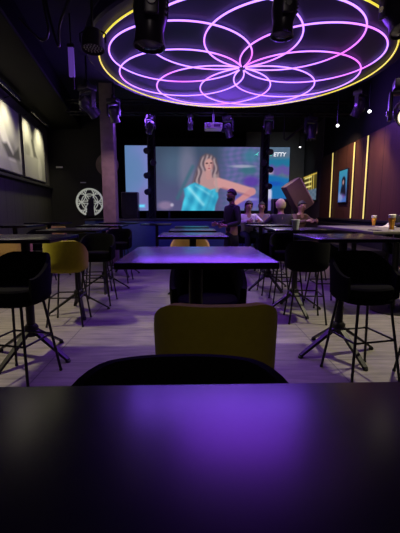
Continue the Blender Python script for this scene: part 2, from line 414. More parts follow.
def led_screen(name, x0, x1, y0, y1, label, step):
    W, H = (x1-x0)*SC, (y1-y0)*SC
    r = empty(name, (sx((x0+x1)/2), YS, sz((y0+y1)/2)), 0, label, 'screen')
    MB().box((0, .06, 0), (W+.03, .10, H+.03), bevel=.006).build('screen_cabinet', fix_m, r)
    d = paint_grid(paint_screen, x0, x1, y0, y1, W, H, step, 'display', screen_m, r); d.location = (0, .004, 0)
    # legs that carry the panel on the stage deck
    zb = -(r.location.z-1.13)
    for s in (-1, 1):
        MB().box((s*W*.38, .06, (zb-H/2)/2), (.06, .06, -zb-H/2)).build('support_leg', fix_m, r)
    return r
main_s = led_screen('led_screen', 157.5, 258, 149.5, 210, 'large lit centre screen showing a long haired woman in a turquoise dress', .5)
left_s = led_screen('led_screen', 128, 151, 148.5, 210, 'narrow lit screen of plain pale lavender left of the centre screen', 1.)
right_s = led_screen('led_screen', 263.5, 287, 149.5, 210, 'narrow lit screen of blue and purple streaks right of the centre screen', .8)

def lettering(txt, m, size, parent, loc, shear=.15, name='lettering'):
    cu = bpy.data.curves.new(name, 'FONT'); cu.body = txt; cu.size = size; cu.shear = shear; cu.extrude = .002; cu.offset = .004
    cu.align_x = 'LEFT'
    o = bpy.data.objects.new(name, cu); col.objects.link(o)
    dg = bpy.context.evaluated_depsgraph_get(); me = bpy.data.meshes.new_from_object(o.evaluated_get(dg))
    bpy.data.objects.remove(o); me.materials.clear(); me.materials.append(m)
    o = bpy.data.objects.new(name, me); col.objects.link(o); o.parent = parent; o.location = loc; o.rotation_euler = (R(90), 0, 0)
    return o
lettering('ETTY', white_txt, .155, right_s, (sx(271)-right_s.location.x, -.006, sz(158)-right_s.location.z))
lettering('S', teal_txt, .14, right_s, (sx(267.5)-right_s.location.x, -.006, sz(157.4)-right_s.location.z))
mk = MB().prism([(-.09, -.06), (.0, -.01), (.09, .06), (.03, -.02), (.06, -.06), (-.02, -.03)], 0, .004).build('logo_mark', teal_txt, main_s, False, (sx(254.5)-main_s.location.x, -.002, sz(155.5)-main_s.location.z), (R(90), 0, 0))

# black truss towers with clamped fixtures between the panels
def truss_tower(x, y, label, bumps):
    r = empty('truss_tower', (x, y, 0), 0, label, 'truss', 'black towers beside the centre screen')
    w = .085
    for a in (-w, w):
        for b2 in (-w, w):
            MB().tube([(a, b2, 1.13), (a, b2, 3.72)], .022, 8).build('chord', black_metal, r)
    lace = MB()
    for k in range(11):
        z = 1.15+k*.232
        for (p, q) in (((-w, -w), (w, -w)), ((w, -w), (w, w)), ((w, w), (-w, w)), ((-w, w), (-w, -w))):
            lace.tube([(*p, z), (*q, z+.22)], .010, 6)
    lace.build('lacing', black_metal, r)
    MB().box((0, .0, 2.43), (.14, .10, 2.56)).build('cable_cover', speaker_m, r)
    for dx, z, s in bumps:
        lp = MB().lathe([(0, -.10), (.05, -.10), (.075, -.03), (.085, .06), (.085, .10), (.06, .10), (0, .09)], 16, (dx, -.14, z), (0.3*s, -.9, -.3)).build('clamp_lamp', fix_m, r)
        MB().box((dx*.6, -.10, z+.02), (.05, .05, .20)).build('bracket', black_metal, lp)
    return r
truss_tower(sx(154.2), 10.72, 'black truss tower left of the centre screen', ((-.09, 3.02, -1), (-.10, 2.35, -1), (-.09, 1.90, -1), (.05, 2.7, 1)))
truss_tower(sx(261.0), 10.72, 'black truss tower right of the centre screen', ((.09, 3.0, 1), (.10, 2.52, 1), (.08, 2.06, 1), (-.05, 2.7, -1)))

def pa_speaker(x, y, w, h, z, label):
    r = empty('loudspeaker', (x, y, z), 0, label, 'speaker')
    MB().box((0, .16, h/2), (w, .34, h), bevel=.012).build('cabinet', fix_m, r)
    MB().box((0, -.015, h/2), (w*.92, .02, h*.94), bevel=.006).build('grille', speaker_m, r)
    for k, (zz, rad) in enumerate(((h*.3, w*.33), (h*.74, w*.2))):
        MB().lathe([(rad, 0), (rad*.9, .012), (rad*.3, .004), (0, .008)], 24, (0, -.024, zz), (0, -1, 0)).build('driver', speaker_m, r)
    return r
pa_speaker(sx(130.5)+.12, 10.40, .46, .74, 1.13, 'black upright loudspeaker on the stage before the left screen')
pa_speaker(sx(279.5)-.15, 10.15, .52, 1.68, 0, 'tall black floor loudspeaker below the right screen')

# ------------------------------------------------------------------ rosette ring light
RC = Vector((.87, 6.42, 3.67)); RR = 1.075
ring = empty('rosette_ceiling_light', RC, 0, 'huge round ceiling light of lilac neon loops inside a yellow ring', 'ceiling light')
MB().lathe([(0, .03), (2.44, .03), (2.47, .06), (2.47, .20), (2.42, .23), (0, .23)], 96).build('backing_disc', disc_m, ring)
MB().circle((0, 0, 0), 2*RR+.13, .0115, n=128).build('neon_ring', neon_y, ring)['label'] = 'yellow neon ring'
for k in range(8):
    a = R(22.5+45*k)
    lp = MB().circle((RR*math.cos(a), RR*math.sin(a), .004*(k % 2)), RR, .0115, n=96).build('neon_loop', neon_w, ring)
for k in range(6):
    a = R(60*k+20)
    MB().tube([(1.9*math.cos(a), 1.9*math.sin(a), .22), (1.9*math.cos(a), 1.9*math.sin(a), CEIL-RC.z)], .012, 6).build('hanger_rod', black_metal, ring)
MB().lathe([(0, -.02), (.05, -.02), (.06, .02), (.06, .04), (0, .04)], 20).build('hub_boss', fix_m, ring)

# ------------------------------------------------------------------ stage lights
def moving_head(loc, label, s=1., pan=0., tilt=0., lit=None, pole=None, group=None, name='moving_head_light'):
    """hangs by its clamp at loc; head turns by tilt about the yoke axis (0 = straight down)"""
    r = empty(name, loc, pan, label, 'stage light', group)
    if pole: MB().tube([(0, 0, -.02), (0, 0, pole)], .018*s, 8).build('drop_pole', black_metal, r)
    MB().box((0, 0, -.05*s), (.06*s, .09*s, .10*s), bevel=.008*s).build('clamp', black_metal, r)
    MB().box((0, 0, -.145*s), (.28*s, .22*s, .10*s), bevel=.018*s).build('base', fix_m, r)
    yk = MB().box((0, 0, -.215*s), (.30*s, .11*s, .05*s), bevel=.012*s)
    for q in (-1, 1): yk.box((q*.155*s, 0, -.36*s), (.04*s, .10*s, .30*s), bevel=.014*s)
    y = yk.build('yoke', fix_m, r)
    MB().lathe([(0, .012*s), (.03*s, .012*s), (.034*s, 0), (.034*s, -.02*s), (0, -.02*s)], 18, (-.178*s, 0, -.43*s), (-1, 0, 0)).build('tilt_knob', chrome, y)
    hd = MB().lathe([(0, .16*s), (.075*s, .155*s), (.115*s, .11*s), (.125*s, .02*s), (.115*s, -.05*s), (.10*s, -.12*s), (.11*s, -.20*s), (.118*s, -.23*s), (.104*s, -.235*s), (.098*s, -.21*s), (0, -.21*s)], 24)
    for k in range(4): hd.box((0, -.120*s, .09*s-.035*s*k), (.12*s, .012*s, .012*s))
    h = hd.build('head', fix_m, r, True, (0, 0, -.43*s), (tilt, 0, 0))
    MB().lathe([(0, -.232*s), (.05*s, -.230*s), (.094*s, -.215*s), (.094*s, -.208*s), (0, -.208*s)], 24).build('lens', lit or lens_m, h)
    return r

moving_head((-.32, 3.30, 3.44), 'big dark moving head nearest the camera, hanging in front of the ring at upper left', 1.15, R(98), R(3), pole=CEIL-3.44)
moving_head((.79, 3.30, 3.33), 'big dark moving head with a round side knob hanging in front of the ring centre', .84, R(90), R(4), pole=CEIL-3.33)
moving_head((2.02, 3.86, 3.66), 'dark moving head beside the right edge of the ceiling ring', .95, R(20), R(-25), pole=CEIL-3.66)
moving_head((-1.97, 7.5, 3.82), 'bent dark moving head left of the ring, above the pillar', 1.05, R(-35), R(55), pole=CEIL-3.82)
moving_head((2.60, 4.55, 2.98), 'moving head with a warm lit lens at the right edge under the ring', 1.1, R(-22), R(-66), lens_warm, pole=CEIL-2.98)

def par_light(loc, label, rot):
    r = empty('led_par_light', loc, 0, label, 'stage light')
    MB().tube([(0, 0, .12), (0, 0, CEIL-loc[2])], .014, 8).build('drop_pole', black_metal, r)
    MB().tube([(-.15, 0, 0), (-.15, 0, .10), (-.10, 0, .13), (.10, 0, .13), (.15, 0, .10), (.15, 0, 0)], .010, 6).build('bracket', black_metal, r)
    b2 = MB().lathe([(0, .14), (.10, .13), (.125, .06), (.135, -.08), (.128, -.08), (.118, -.05), (0, -.05)], 28).build('can', fix_m, r, True, (0, 0, 0), rot)
    dots = MB()
    for ring_n, rad in ((1, 0), (6, .035), (12, .070), (16, .102)):
        for k in range(ring_n):
            a = 2*math.pi*k/ring_n
            dots.lathe([(0, -.062), (.007, -.060), (.009, -.050), (0, -.050)], 8, (rad*math.cos(a), rad*math.sin(a), 0))
    dots.build('diode_lens', white_pl, b2)
    return r
par_light((-1.14, 4.7, 3.30), 'round spotlight can with a grid of unlit diodes left of the ring', (R(-6), R(0), 0))

# slim lamp hung on a rod, purple light on it put in as emission
r = empty('slim_lamp', (-1.79, 6.0, 3.60), 0, 'slim upright purple-lit lamp hanging above the left tables', 'lamp')
MB().box((0, 0, -.03), (.085, .05, .42), bevel=.012).build('lamp_body', purple_lit, r)
MB().tube([(0, 0, .17), (0, 0, CEIL-3.60)], .010, 6).build('hanger_rod', black_metal, r)
MB().tube([(.02, 0, -.23), (.02, 0, -.42)], .013, 8).build('tail_rod', fix_m, r)
MB().box((0, 0, .20), (.10, .07, .05), bevel=.01).build('end_cap', fix_m, r)

# ceiling truss near the stage with the row of hanging heads
tr = empty('ceiling_truss', (.5, 9.25, 3.66), 0, 'long black truss across the ceiling in front of the video wall', 'truss')
for dy, dz in ((-.13, 0), (.13, 0), (-.13, .26), (.13, .26)):
    MB().tube([(-3.4, dy, dz), (3.4, dy, dz)], .024, 8).build('chord', black_metal, tr)
lace = MB()
for k in range(26):
    x = -3.35+k*.26
    for dy in (-.13, .13): lace.tube([(x, dy, 0), (x+.13, dy, .26), (x+.26, dy, 0)], .009, 5)
    lace.tube([(x, -.13, 0), (x+.26, .13, 0)], .009, 5)
lace.build('lacing', black_metal, tr)
for x in (-3, 0, 3): MB().tube([(x, 0, .26), (x, 0, CEIL-3.66)], .012, 6).build('hanger_rod', black_metal, tr)
heads = [(-.93, .74, R(30), R(40), 'dark moving head above the left truss tower, leftmost on the stage truss', None),
         (.02, .60, R(80), R(0), 'small dark moving head above the left part of the centre screen', None),
         (.92, .84, R(-30), R(35), 'dark moving head just right of the white projector', None),
         (1.90, .72, R(0), R(10), 'dark moving head above the right truss tower', None),
         (2.92, .92, R(15), R(-8), 'boxy purple lit moving head above the tilted brown box', None)]
for x, s, pan, tilt, lab, lit in heads:
    moving_head((x, 9.12, 3.655), lab, s, pan, tilt, lit, group='moving heads on the stage truss')
moving_head((3.32, 7.42, 3.72), 'small dark moving head under the right rim of the ring near a bright spot', .85, R(40), R(30), pole=CEIL-3.72)
moving_head((-1.62, 8.25, 3.78), 'small dark moving head directly above the concrete pillar', .85, R(-20), R(20), pole=CEIL-3.78)

# projector on its arm
r = empty('projector', (.56, 8.99, 3.30), 0, 'white box projector hung above the centre screen', 'projector')
MB().box((0, 0, 0), (.40, .34, .13), bevel=.02).build('housing', white_pl, r)
MB().lathe([(0, .03), (.035, .03), (.045, 0), (.045, -.02), (0, -.02)], 20, (-.11, -.18, 0), (0, -1, 0)).build('lens', lens_m, r)
MB().box((.08, -.172, 0), (.15, .006, .06)).build('vent', fix_m, r)
MB().tube([(0, 0, .06), (0, 0, CEIL-3.30)], .018, 8).build('drop_pole', black_metal, r)

# small bright spot lamps on the right
def spot_lamp(loc, label, lit=lens_lit, s=.75, ax=(-.25, -.85, -.45)):
    r = empty('spot_lamp', loc, 0, label, 'spotlight', 'bright little spotlights under the right ceiling')
    MB().lathe([(0, -.14*s), (.035*s, -.14*s), (.045*s, -.02*s), (.05*s, 0), (.042*s, 0), (.038*s, -.012*s), (0, -.012*s)], 18, (0, 0, 0), ax).build('can', fix_m, r)
    MB().lathe([(0, -.004*s), (.025*s, -.006*s), (.038*s, -.011*s), (0, -.0115*s)], 18, (0, 0, 0), ax).build('bulb', lit, r)
    v = -Vector(ax).normalized()*.10*s
    MB().tube([v, (v.x, v.y, CEIL-loc[2])], .010, 6).build('drop_pole', black_metal, r)
    return r
spot_lamp((3.33, 8.5, 3.24), 'tiny bright white spotlight left of the other, under the ring')
spot_lamp((3.61, 7.6, 3.31), 'bright white spotlight right of its twin, under the ring edge')
spot_lamp((3.38, 11.5, 3.28), 'faint spotlight above the framed display at the back', s=.7, ax=(0.1, -.5, -.85))
# pipe brace
pb = MB().tube([(2.45, 9.6, 3.12), (3.05, 9.6, 3.62)], .032, 10).build('pipe_brace', leg_metal)
pb2 = MB().tube([(2.45, 9.6, 3.12), (2.40, 9.6, 3.16), (2.40, 9.6, CEIL)], .014, 8).build('hanger', black_metal, pb)
MB().tube([(3.05, 9.6, 3.60), (3.05, 9.6, CEIL)], .014, 8).build('hanger', black_metal, pb)
tag(pb, 'slanting dark pipe hung under the ceiling right of the centre screen', 'pipe')
# loose cables at the upper left
def cable(pts, label):
    P = [Vector(p) for p in pts]; out = []
    for i in range(len(P)-1):
        p0, p1, p2, p3 = P[max(i-1, 0)], P[i], P[i+1], P[min(i+2, len(P)-1)]
        for k in range(6):
            t = k/6
            out.append(.5*((2*p1)+(-p0+p2)*t+(2*p0-5*p1+4*p2-p3)*t*t+(-p0+3*p1-3*p2+p3)*t**3))
    out.append(P[-1])
    o = MB().tube(out, .016, 7).build('hanging_cable', fix_m); return tag(o, label, 'cable')
cable([(-1.75, 5, 4.25), (-1.80, 5, 3.9), (-1.76, 5, 3.55), (-1.9, 5.1, 3.5), (-2.2, 5.2, 3.80)], 'dark cable drooping straight down at the upper left of the ceiling')
cable([(-1.35, 5, 4.25), (-1.48, 5, 3.95), (-1.62, 5, 3.62), (-1.66, 5.05, 3.40), (-1.85, 5.3, 3.9), (-1.9, 5.3, 4.25)], 'dark cable curving in a loop left of the spotlight can')

# ------------------------------------------------------------------ left wall photographs
def paint_photo_a(u, v):    # u, v in 0..1: pale draped cloth, a dark notch, a broad light diagonal band
    g = .42+.10*math.sin(u*9+v*4)*math.sin(v*7)
    d, _ = seg_d((u, v), (.30, .0), (.86, 1.05)); g = g+(.78-g)*cov(d-.085, .05)
    d, _ = seg_d((u, v), (.45, .0), (1.02, 1.05)); g = g+(.25-g)*.8*cov(d-.045, .06)
    g = g+(.10-g)*cov(poly_d([(.50, .62), (.62, .58), (.76, .72), (.93, .56), (.96, .78), (.62, .80)], u, v), .05)
    g = g+(.62-g)*.7*cov(math.hypot((u-.72)/.35, (v-.30)/.22)-1, .8)
    g = g+(.30-g)*.8*cov(.82-v, .05)
    return (g, g*.985, g*.93)
def paint_photo_b(u, v):
    g = .46+.06*math.sin(u*7+2)*math.cos(v*5)
    g = g+(.12-g)*cov(poly_d([(.36, .30), (.46, .22), (.52, .45), (.62, .58), (.44, .60), (.40, .46)], u, v), .06)
    g = g+(.26-g)*.8*cov(math.hypot((u-.18)/.12, (v-.52)/.12)-1, .6)
    g = g+(.40-g)*cov(.61-v, .02)
    g = g+(.62-g)*.8*cov(math.hypot((u-.72)/.10, (v-.8)/.22)-1, .5)
    return (g, g*.985, g*.93)
def photo(y0, y1, z0, z1, fn, label):
    ym = (y0+y1)/2; W = (y1-y0)/math.cos(AL)
    r = empty('framed_photograph', (LW(ym, .05), ym, (z0+z1)/2), R(90)+AL, label, 'picture')
    H = z1-z0
    p = paint_grid(fn, 0, 1, 0, 1, W-.06, H-.06, .014, 'print', print_m, r, 1., False); p.location = (0, -.012, 0)
    fr = MB()
    for s in (-1, 1):
        fr.box((s*(W/2-.015), 0, 0), (.03, .06, H)); fr.box((0, 0, s*(H/2-.015)), (W-.06, .06, .03))
    fr.box((0, .012, 0), (W-.05, .02, H-.05)); fr.build('frame', fix_m, r, False)
    return r
photo(6.4, 8.88, 2.14, 3.56, paint_photo_a, 'big framed grey photograph with a pale diagonal band, nearest on the left wall')
photo(8.98, 11.05, 2.14, 3.56, paint_photo_b, 'big framed grey photograph with a dark notch, farther along the left wall')
def picture_light(y, L, label):
    r = empty('picture_light', (LW(y, .0), y, 3.68), R(90)+AL, label, 'picture light')
    MB().tube([(-L/2, -.26, 0), (L/2, -.26, 0)], .022, 10).build('lamp_bar', chrome, r)
    MB().box((0, -.26, .028), (L*.98, .06, .02), bevel=.006).build('hood', fix_m, r)
    for s in (-1, 1): MB().tube([(s*L*.35, -.025, -.04), (s*L*.35, -.20, .03), (s*L*.35, -.26, .01)], .010, 6).build('arm', black_metal, r)
    return r
picture_light(7.5, 1.6, 'slim picture light bar over the nearest framed photograph')
picture_light(10.0, 1.7, 'slim picture light bar over the farther framed photograph')

# round openwork emblem on the dark back partition
em = empty('round_emblem', (sx(92)*11.5/YS, 11.585, 1.62), 0, 'round openwork emblem of overlapping white rings on the dark back wall', 'emblem')
ER = .43
MB().circle((0, 0, 0), ER-.03, .030, (0, -1, 0), 72, 8, R(-70), R(250)).build('outer_ring', emblem_m, em)
# overlapping circles clipped to the outer ring
lat = MB(); cr = .25
cs = [(0, 0)]
for q in range(-3, 4):
    for s2 in range(-3, 4):
        x = cr*(q+s2*.5); z = cr*s2*.866
        if math.hypot(x, z) < ER*1.05: cs.append((x, z))
for (cx, cz) in sorted(set((round(a_, 4), round(b_, 4)) for a_, b_ in cs)):
    run = []
    for k in range(49):
        a = 2*math.pi*k/48; x = cx+cr*math.cos(a); z = cz+cr*math.sin(a)
        ok = math.hypot(x, z) < ER-.05 and not (z < .10 and abs(x-.03-.10*(z+.0)) < .055+(.10-z)*.12)
        if ok: run.append((x, -.004, z))
        if (not ok or k == 48):
            if len(run) > 2: lat.tube(run, .0135, 6)
            run = []
lat.build('lattice', emblem_m, em)
MB().prism([(-.08, -.44), (.13, -.44), (.12, .0), (.10, .19), (.05, .19), (.0, -.05)], 0, .05).build('dark_spike', fix_m, em, False, (0, .02, 0), (R(90), 0, 0))
MB().lathe([(0, .07), (ER-.1, .07), (ER-.1, .02), (0, .02)], 32, ax=(0, 1, 0)).build('backplate', fix_m, em)
kn = MB().lathe([(0, .09), (.05, .08), (.085, .04), (.09, -.02), (.07, -.08), (.0, -.10)], 20).build('grey_ball', pillar_m, None, True, (em.location.x, 11.62, 1.02))
tag(kn, 'small dim grey ball fixed to the back wall just below the round emblem', 'ball')
sg = MB().box((0, 0, 0), (.20, .03, .05), bevel=.005).build('wall_sign', white_pl, None, True, (-4.0, 11.655, 2.68)); tag(sg, 'tiny pale sign plate high on the dark back wall left of the emblem', 'sign')
sg = MB().box((0, 0, 0), (.17, .03, .03), bevel=.005).build('wall_sign', white_pl, None, True, (-3.3, 11.655, 2.22)); tag(sg, 'tiny pale sign plate on the dark back wall above the emblem', 'sign')

# ------------------------------------------------------------------ right wall: light strips, poster, framed display
def led_strip(y, z0, z1, label):
    r = empty('led_strip', (RW(y, .017), y, z0), R(-90)-AR, label, 'light strip', 'vertical light strips on the brown wall')
    MB().box((0, 0, (z1-z0)/2), (.075, .022, z1-z0), bevel=.004).build('channel', fix_m, r)
    MB().box((0, -.014, (z1-z0)/2), (.050, .016, z1-z0-.02), bevel=.005).build('light_tube', strip_m, r)
led_strip(10.7, 1.155, 3.0, 'yellow vertical light strip left of the lit poster')
led_strip(9.08, 1.155, 3.0, 'yellow vertical light strip just right of the lit poster')
led_strip(8.3, 1.155, 3.0, 'yellow vertical light strip farthest right on the brown wall')
def paint_poster(u, v):
    c = mix((.22, .62, .74), (.30, .46, .80), v)
    c = mix(c, (.62, .66, .88), .8*cov(math.hypot((u-.3)/.3, (v-.82)/.16)-1, .7))
    c = mix(c, (.55, .30, .66), .7*cov(math.hypot((u-.7)/.25, (v-.72)/.16)-1, .7))
    c = mix(c, (.05, .06, .12), cov(math.hypot((u-.60)/.24, (v-.36)/.16)-1, .3))
    c = mix(c, (.06, .06, .14), cov(poly_d([(.36, .5), (.84, .45), (.95, .8), (.25, .72)], u, v), .12))
    c = mix(c, (.72, .56, .58), cov(math.hypot((u-.56)/.10, (v-.38)/.08)-1, .5))
    return c
r = empty('lit_poster', (RW(9.72, .025), 9.72, 1.99), R(-90)-AR, 'small lit blue poster of a dark figure on the brown wall', 'poster')
MB().box((0, .0, 0), (.66, .04, .88), bevel=.006).build('frame', fix_m, r)
p = paint_grid(paint_poster, 0, 1, 0, 1, .60, .82, .03, 'poster_face', screen_m, r, .75); p.location = (0, -.022, 0)
def paint_display(u, v):
    c = (.10, .09, .08)
    if v < .60:
        c = mix((.22, .19, .08), (.30, .26, .10), u)
        for x in (.50, .66, .80): c = mix(c, (.84, .74, .34), cov(abs(u-x)-.018, .03))
        for y in (.10, .28, .46): c = mix(c, (.95, .90, .55), cov(abs(v-y)-.028, .05)*cov(max(.12-u, u-.66), .1))
        c = mix(c, (.80, .68, .28), cov(abs(v-.04)-.02, .04))
    else:
        c = mix((.26, .34, .42), (.38, .44, .50), .5+.5*math.sin(u*21)*math.sin(v*33))
    return c
r = empty('framed_display', (RW(13.2, .0), 13.2, 2.18), R(-90)-AR, 'bright wall display with yellow bars in the right back corner', 'display')
MB().box((0, 0, 0), (1.95, .06, .98), bevel=.008).build('frame', fix_m, r)
p = paint_grid(paint_display, 0, 1, 0, 1, 1.87, .90, .02, 'display_face', screen_m, r, 1.1); p.location = (0, -.032, 0)
# black padded bench under the strips
bn = empty('wall_bench', (RW(9.2, .32), 9.2, 0), R(-90)-AR, 'long black padded bench along the foot of the brown wall', 'bench')
MB().box((0, 0, .22), (4.4, .50, .44), bevel=.01).build('plinth', bench_m, bn)
MB().box((0, -.01, .51), (4.4, .54, .14), bevel=.035).build('seat_pad', bench_m, bn)
MB().box((0, .21, .80), (4.4, .10, .46), bevel=.03).build('backrest', bench_m, bn)

# ------------------------------------------------------------------ bar tables
def make_table(top_m=table_top_m):
    r = empty('bar_table')
    t = MB().box((0, 0, 1.0905), (.71, .74, .029), bevel=.003).build('tabletop', top_m, r)
    MB().box((0, 0, 1.0675), (.30, .30, .017), bevel=.003).build('mounting_plate', leg_metal, r)
    MB().tube([(0, 0, .24), (0, 0, 1.06)], .037, 20).build('column', leg_metal, r)
    MB().lathe([(0, .20), (.045, .20), (.062, .225), (.062, .285), (.045, .31), (.0, .31)], 20).build('hub', leg_metal, r)
    for k in range(4):
        a = R(90*k)
        m = MB(); ca, sa = math.cos(a), math.sin(a); N = 6
        rings = []
        for i in range(N):
            t2 = i/(N-1); rad = .04+.35*t2; z = .255-.235*t2**1.0; w = .034-.010*t2; h = .030-.010*t2
            rings.append([m.bm.verts.new((rad*ca-sy*w*sa, rad*sa+sy*w*ca, z+sz2*h)) for sy, sz2 in ((-1, -.5), (1, -.5), (.75, .5), (-.75, .5))])
        for p, q in zip(rings, rings[1:]):
            for i in range(4): m.bm.faces.new((p[i], p[(i+1) % 4], q[(i+1) % 4], q[i]))
        m.bm.faces.new(rings[0][::-1]); m.bm.faces.new(rings[-1])
        lg = m.build('leg', leg_metal, r, True)
        MB().lathe([(0, 0), (.022, 0), (.024, .010), (.018, .018), (0, .018)], 12, (.385*ca, .385*sa, 0)).build('foot_pad', black_metal, lg)
    return r
proto_t = make_table()
TG = 'square bar tables with star feet'
T = [(.02, .065, 0, 1.0, 'dark square bar table in the foreground with a broad purple sheen', TG),
     (.03, 1.915, 20, 1.0, 'square bar table in the middle with a bright purple and blue sheen', TG),
     (.03, 4.0, 10, .975, 'square bar table in the centre row next behind the purple-lit one', TG),
     (.04, 5.8, 0, .945, 'square bar table second from the stage end of the centre row', TG),
     (.04, 7.85, 15, .915, 'square bar table of the centre row closest to the stage', TG),
     (-.80, 8.9, 10, .94, 'small dark table beside the stage, under the left screen', TG),
     (-1.45, 3.25, -20, 1.0, 'dark bar table at left, nearest of the left row, star foot in full view', TG),
     (-1.47, 4.75, 25, 1.0, 'dark bar table behind the mustard stool at left', TG),
     (-1.45, 6.2, 12, 1.0, 'dark bar table third along the left row, among black stools', TG),
     (-1.45, 7.7, 30, 1.0, 'dark bar table in the left row near the pillar', TG),
     (1.38, 3.25, 14, 1.0, 'dark bar table at right, nearest of the right row, star foot in full view', TG),
     (1.39, 4.75, 10, 1.0, 'dark bar table at right carrying the white plastic cup', TG),
     (1.35, 6.2, 24, 1.0, 'dark bar table third along the right row, before the seated people', TG),
     (1.50, 7.75, 5, 1.0, 'dark bar table with people seated around it below the right screen', TG),
     (-2.92, 6.2, 15, 1.0, 'dark bar table at the far left with tan stools around it', TG),
     (-2.92, 7.7, 0, 1.0, 'dark bar table farther along by the left wall', TG)]
for i, (x, y, a, s, lab, g) in enumerate(T):
    o = proto_t if i == 0 else copy_tree(proto_t)
    o.location = (x, y, 0); o.scale = (1, 1, s)
    tag(o, lab, 'table', g)
    if a:
        for ch in o.children:
            if ch.name.startswith('leg'): ch.rotation_euler = (0, 0, R(a))

# long high table by the right wall
lt = empty('long_bar_table', (2.72, 5.35, 0), 0, 'long pale high table by the right wall with two beers', 'table')
MB().box((0, 0, 1.068), (1.0, 1.95, .034), bevel=.004).build('tabletop', pale_top_m, lt)
for y in (-.62, .62):
    c = MB().tube([(0, y, .03), (0, y, 1.04)], .04, 18).build('column', leg_metal, lt)
    MB().lathe([(0, 0), (.27, 0), (.27, .015), (.06, .03), (.0, .03)], 28, (0, y, 0)).build('base_plate', leg_metal, c)
    MB().box((0, y, 1.043), (.4, .3, .016)).build('mounting_plate', leg_metal, c)

# ------------------------------------------------------------------ bar stools
def make_stool(fab, cushion):
    """tub stool, backrest on local -Y side (sitter faces +Y)"""
    r = empty('bar_stool')
    a, b2, ex = .245, .228, 2.45
    def plan(ph, s=1., ins=0.):
        c, sn = math.sin(ph), -math.cos(ph)
        k = (abs(c/(a*s-ins))**ex+abs(sn/(b2*s-ins))**ex)**(-1/ex)
        return (c*k, sn*k)
    m = MB(); N = 44; PH = R(118)
    def top(ph):
        t = max(0, (abs(ph)-R(36))/(PH-R(36)))
        return .997-.165*(t*t*(3-2*t))
    outer, inner = [], []
    lv = (0, .05, .14, .35, .6, .82, .94, 1.)
    for i in range(N+1):
        ph = -PH+2*PH*i/N
        o_, i_ = [], []
        tz = top(ph)
        for q in lv:
            z = .635+(tz-.635)*q
            sc = .80+.17*min(1, q/.14)**.5 + .04*q
            if q > .9: sc -= .012*(q-.9)/.1
            x, y = plan(ph, sc); o_.append(m.bm.verts.new((x, y, z)))
            x, y = plan(ph, sc, .034 if q < .95 else .024); i_.append(m.bm.verts.new((x, y, z-(0 if q < .95 else -.004))))
        outer.append(o_); inner.append(i_)
    L = len(lv)
    for i in range(N):
        for j in range(L-1):
            m.bm.faces.new((outer[i][j], outer[i+1][j], outer[i+1][j+1], outer[i][j+1]))
            m.bm.faces.new((inner[i][j+1], inner[i+1][j+1], inner[i+1][j], inner[i][j]))
        m.bm.faces.new((outer[i][L-1], outer[i+1][L-1], inner[i+1][L-1], inner[i][L-1]))
        m.bm.faces.new((inner[i][0], inner[i+1][0], outer[i+1][0], outer[i][0]))
    for e in (0, N):
        for j in range(L-1):
            m.bm.faces.new((outer[e][j], outer[e][j+1], inner[e][j+1], inner[e][j]))
    m.build('backrest', fab, r)
    def slab(z0, z1, s, rnd_, name, mt):
        q = MB(); rings = []
        for (zz, ss) in ((z0, s-rnd_), (z0+.012, s), (z1-.018, s), (z1-.004, s-.05), (z1, s-.14)):
            rings.append([q.bm.verts.new((*plan(2*math.pi*k/40, ss), zz)) for k in range(40)])
        for p1, p2 in zip(rings, rings[1:]):
            for k in range(40): q.bm.faces.new((p1[k], p1[(k+1) % 40], p2[(k+1) % 40], p2[k]))
        q.bm.faces.new(rings[0][::-1]); q.bm.faces.new(rings[-1])
        return q.build(name, mt, r)
    slab(.622, .672, .82, .12, 'seat_shell', fab)
    slab(.672, .755, .80, .03, 'seat_cushion', cushion)
    tp = [(.135, .125), (-.135, .125), (-.135, -.125), (.135, -.125)]
    zt = .64; bot = [(.205, .20), (-.205, .20), (-.205, -.20), (.205, -.20)]
    for (x0, y0), (x1, y1) in zip(tp, bot):
        lg = MB().tube([(x0, y0, zt), (x1, y1, .006)], .0105, 10).build('leg', leg_metal, r)
        MB().lathe([(0, 0), (.012, 0), (.014, .008), (.011, .02), (0, .02)], 10, (x1, y1, 0)).build('foot_cap', black_metal, lg)
    zf = .335; t = (zt-zf)/(zt-.006)
    pts = [(x0+(x1-x0)*t, y0+(y1-y0)*t, zf) for (x0, y0), (x1, y1) in zip(tp, bot)]
    fr = MB()
    for i in range(4): fr.tube([pts[i], pts[(i+1) % 4]], .0085, 8)
    fr.build('footrest', leg_metal, r)
    return r
protos = {'mustard': make_stool(mustard, mustard), 'black': make_stool(black_fabric, cushion_dark), 'tan': make_stool(tan, tan)}
used = set()
SG = 'tub seated bar stools'
def stool(kind, x, y, rz, lab, group=SG):
    if kind in used: o = copy_tree(protos[kind])
    else: o = protos[kind]; used.add(kind)
    o.location = (x, y, 0); o.rotation_euler = (0, 0, R(rz)); tag(o, lab, 'bar stool', group)
    return o
stool('black', -.02, .57, 180, 'black bar stool in the foreground tucked under the near table edge').scale = (1.05, 1.02, 1)
stool('mustard', .10, 1.44, 0, 'mustard velvet bar stool in the centre with its back to the camera')
stool('black', .12, 2.40, 180, 'black bar stool pushed under the far side of the purple-lit table')
stool('tan', .0, 4.42, 180, 'tan bar stool in the centre row, its rim showing just behind the purple-lit table')
stool('black', -1.35, 2.80, 166, 'black bar stool nearest the camera at the left edge')
stool('mustard', -1.46, 4.32, 2, 'mustard bar stool at left lit from the side, on the floor by the left row')
stool('black', -1.34, 5.28, 178, 'black bar stool just behind the mustard stool at left')
stool('black', -1.36, 6.95, 176, 'black bar stool at left standing before the concrete pillar')
stool('black', -1.52, 5.86, 4, 'black bar stool half hidden behind others in the left row')
stool('black', -2.86, 6.92, 170, 'black bar stool beyond the tan stools at the far left')
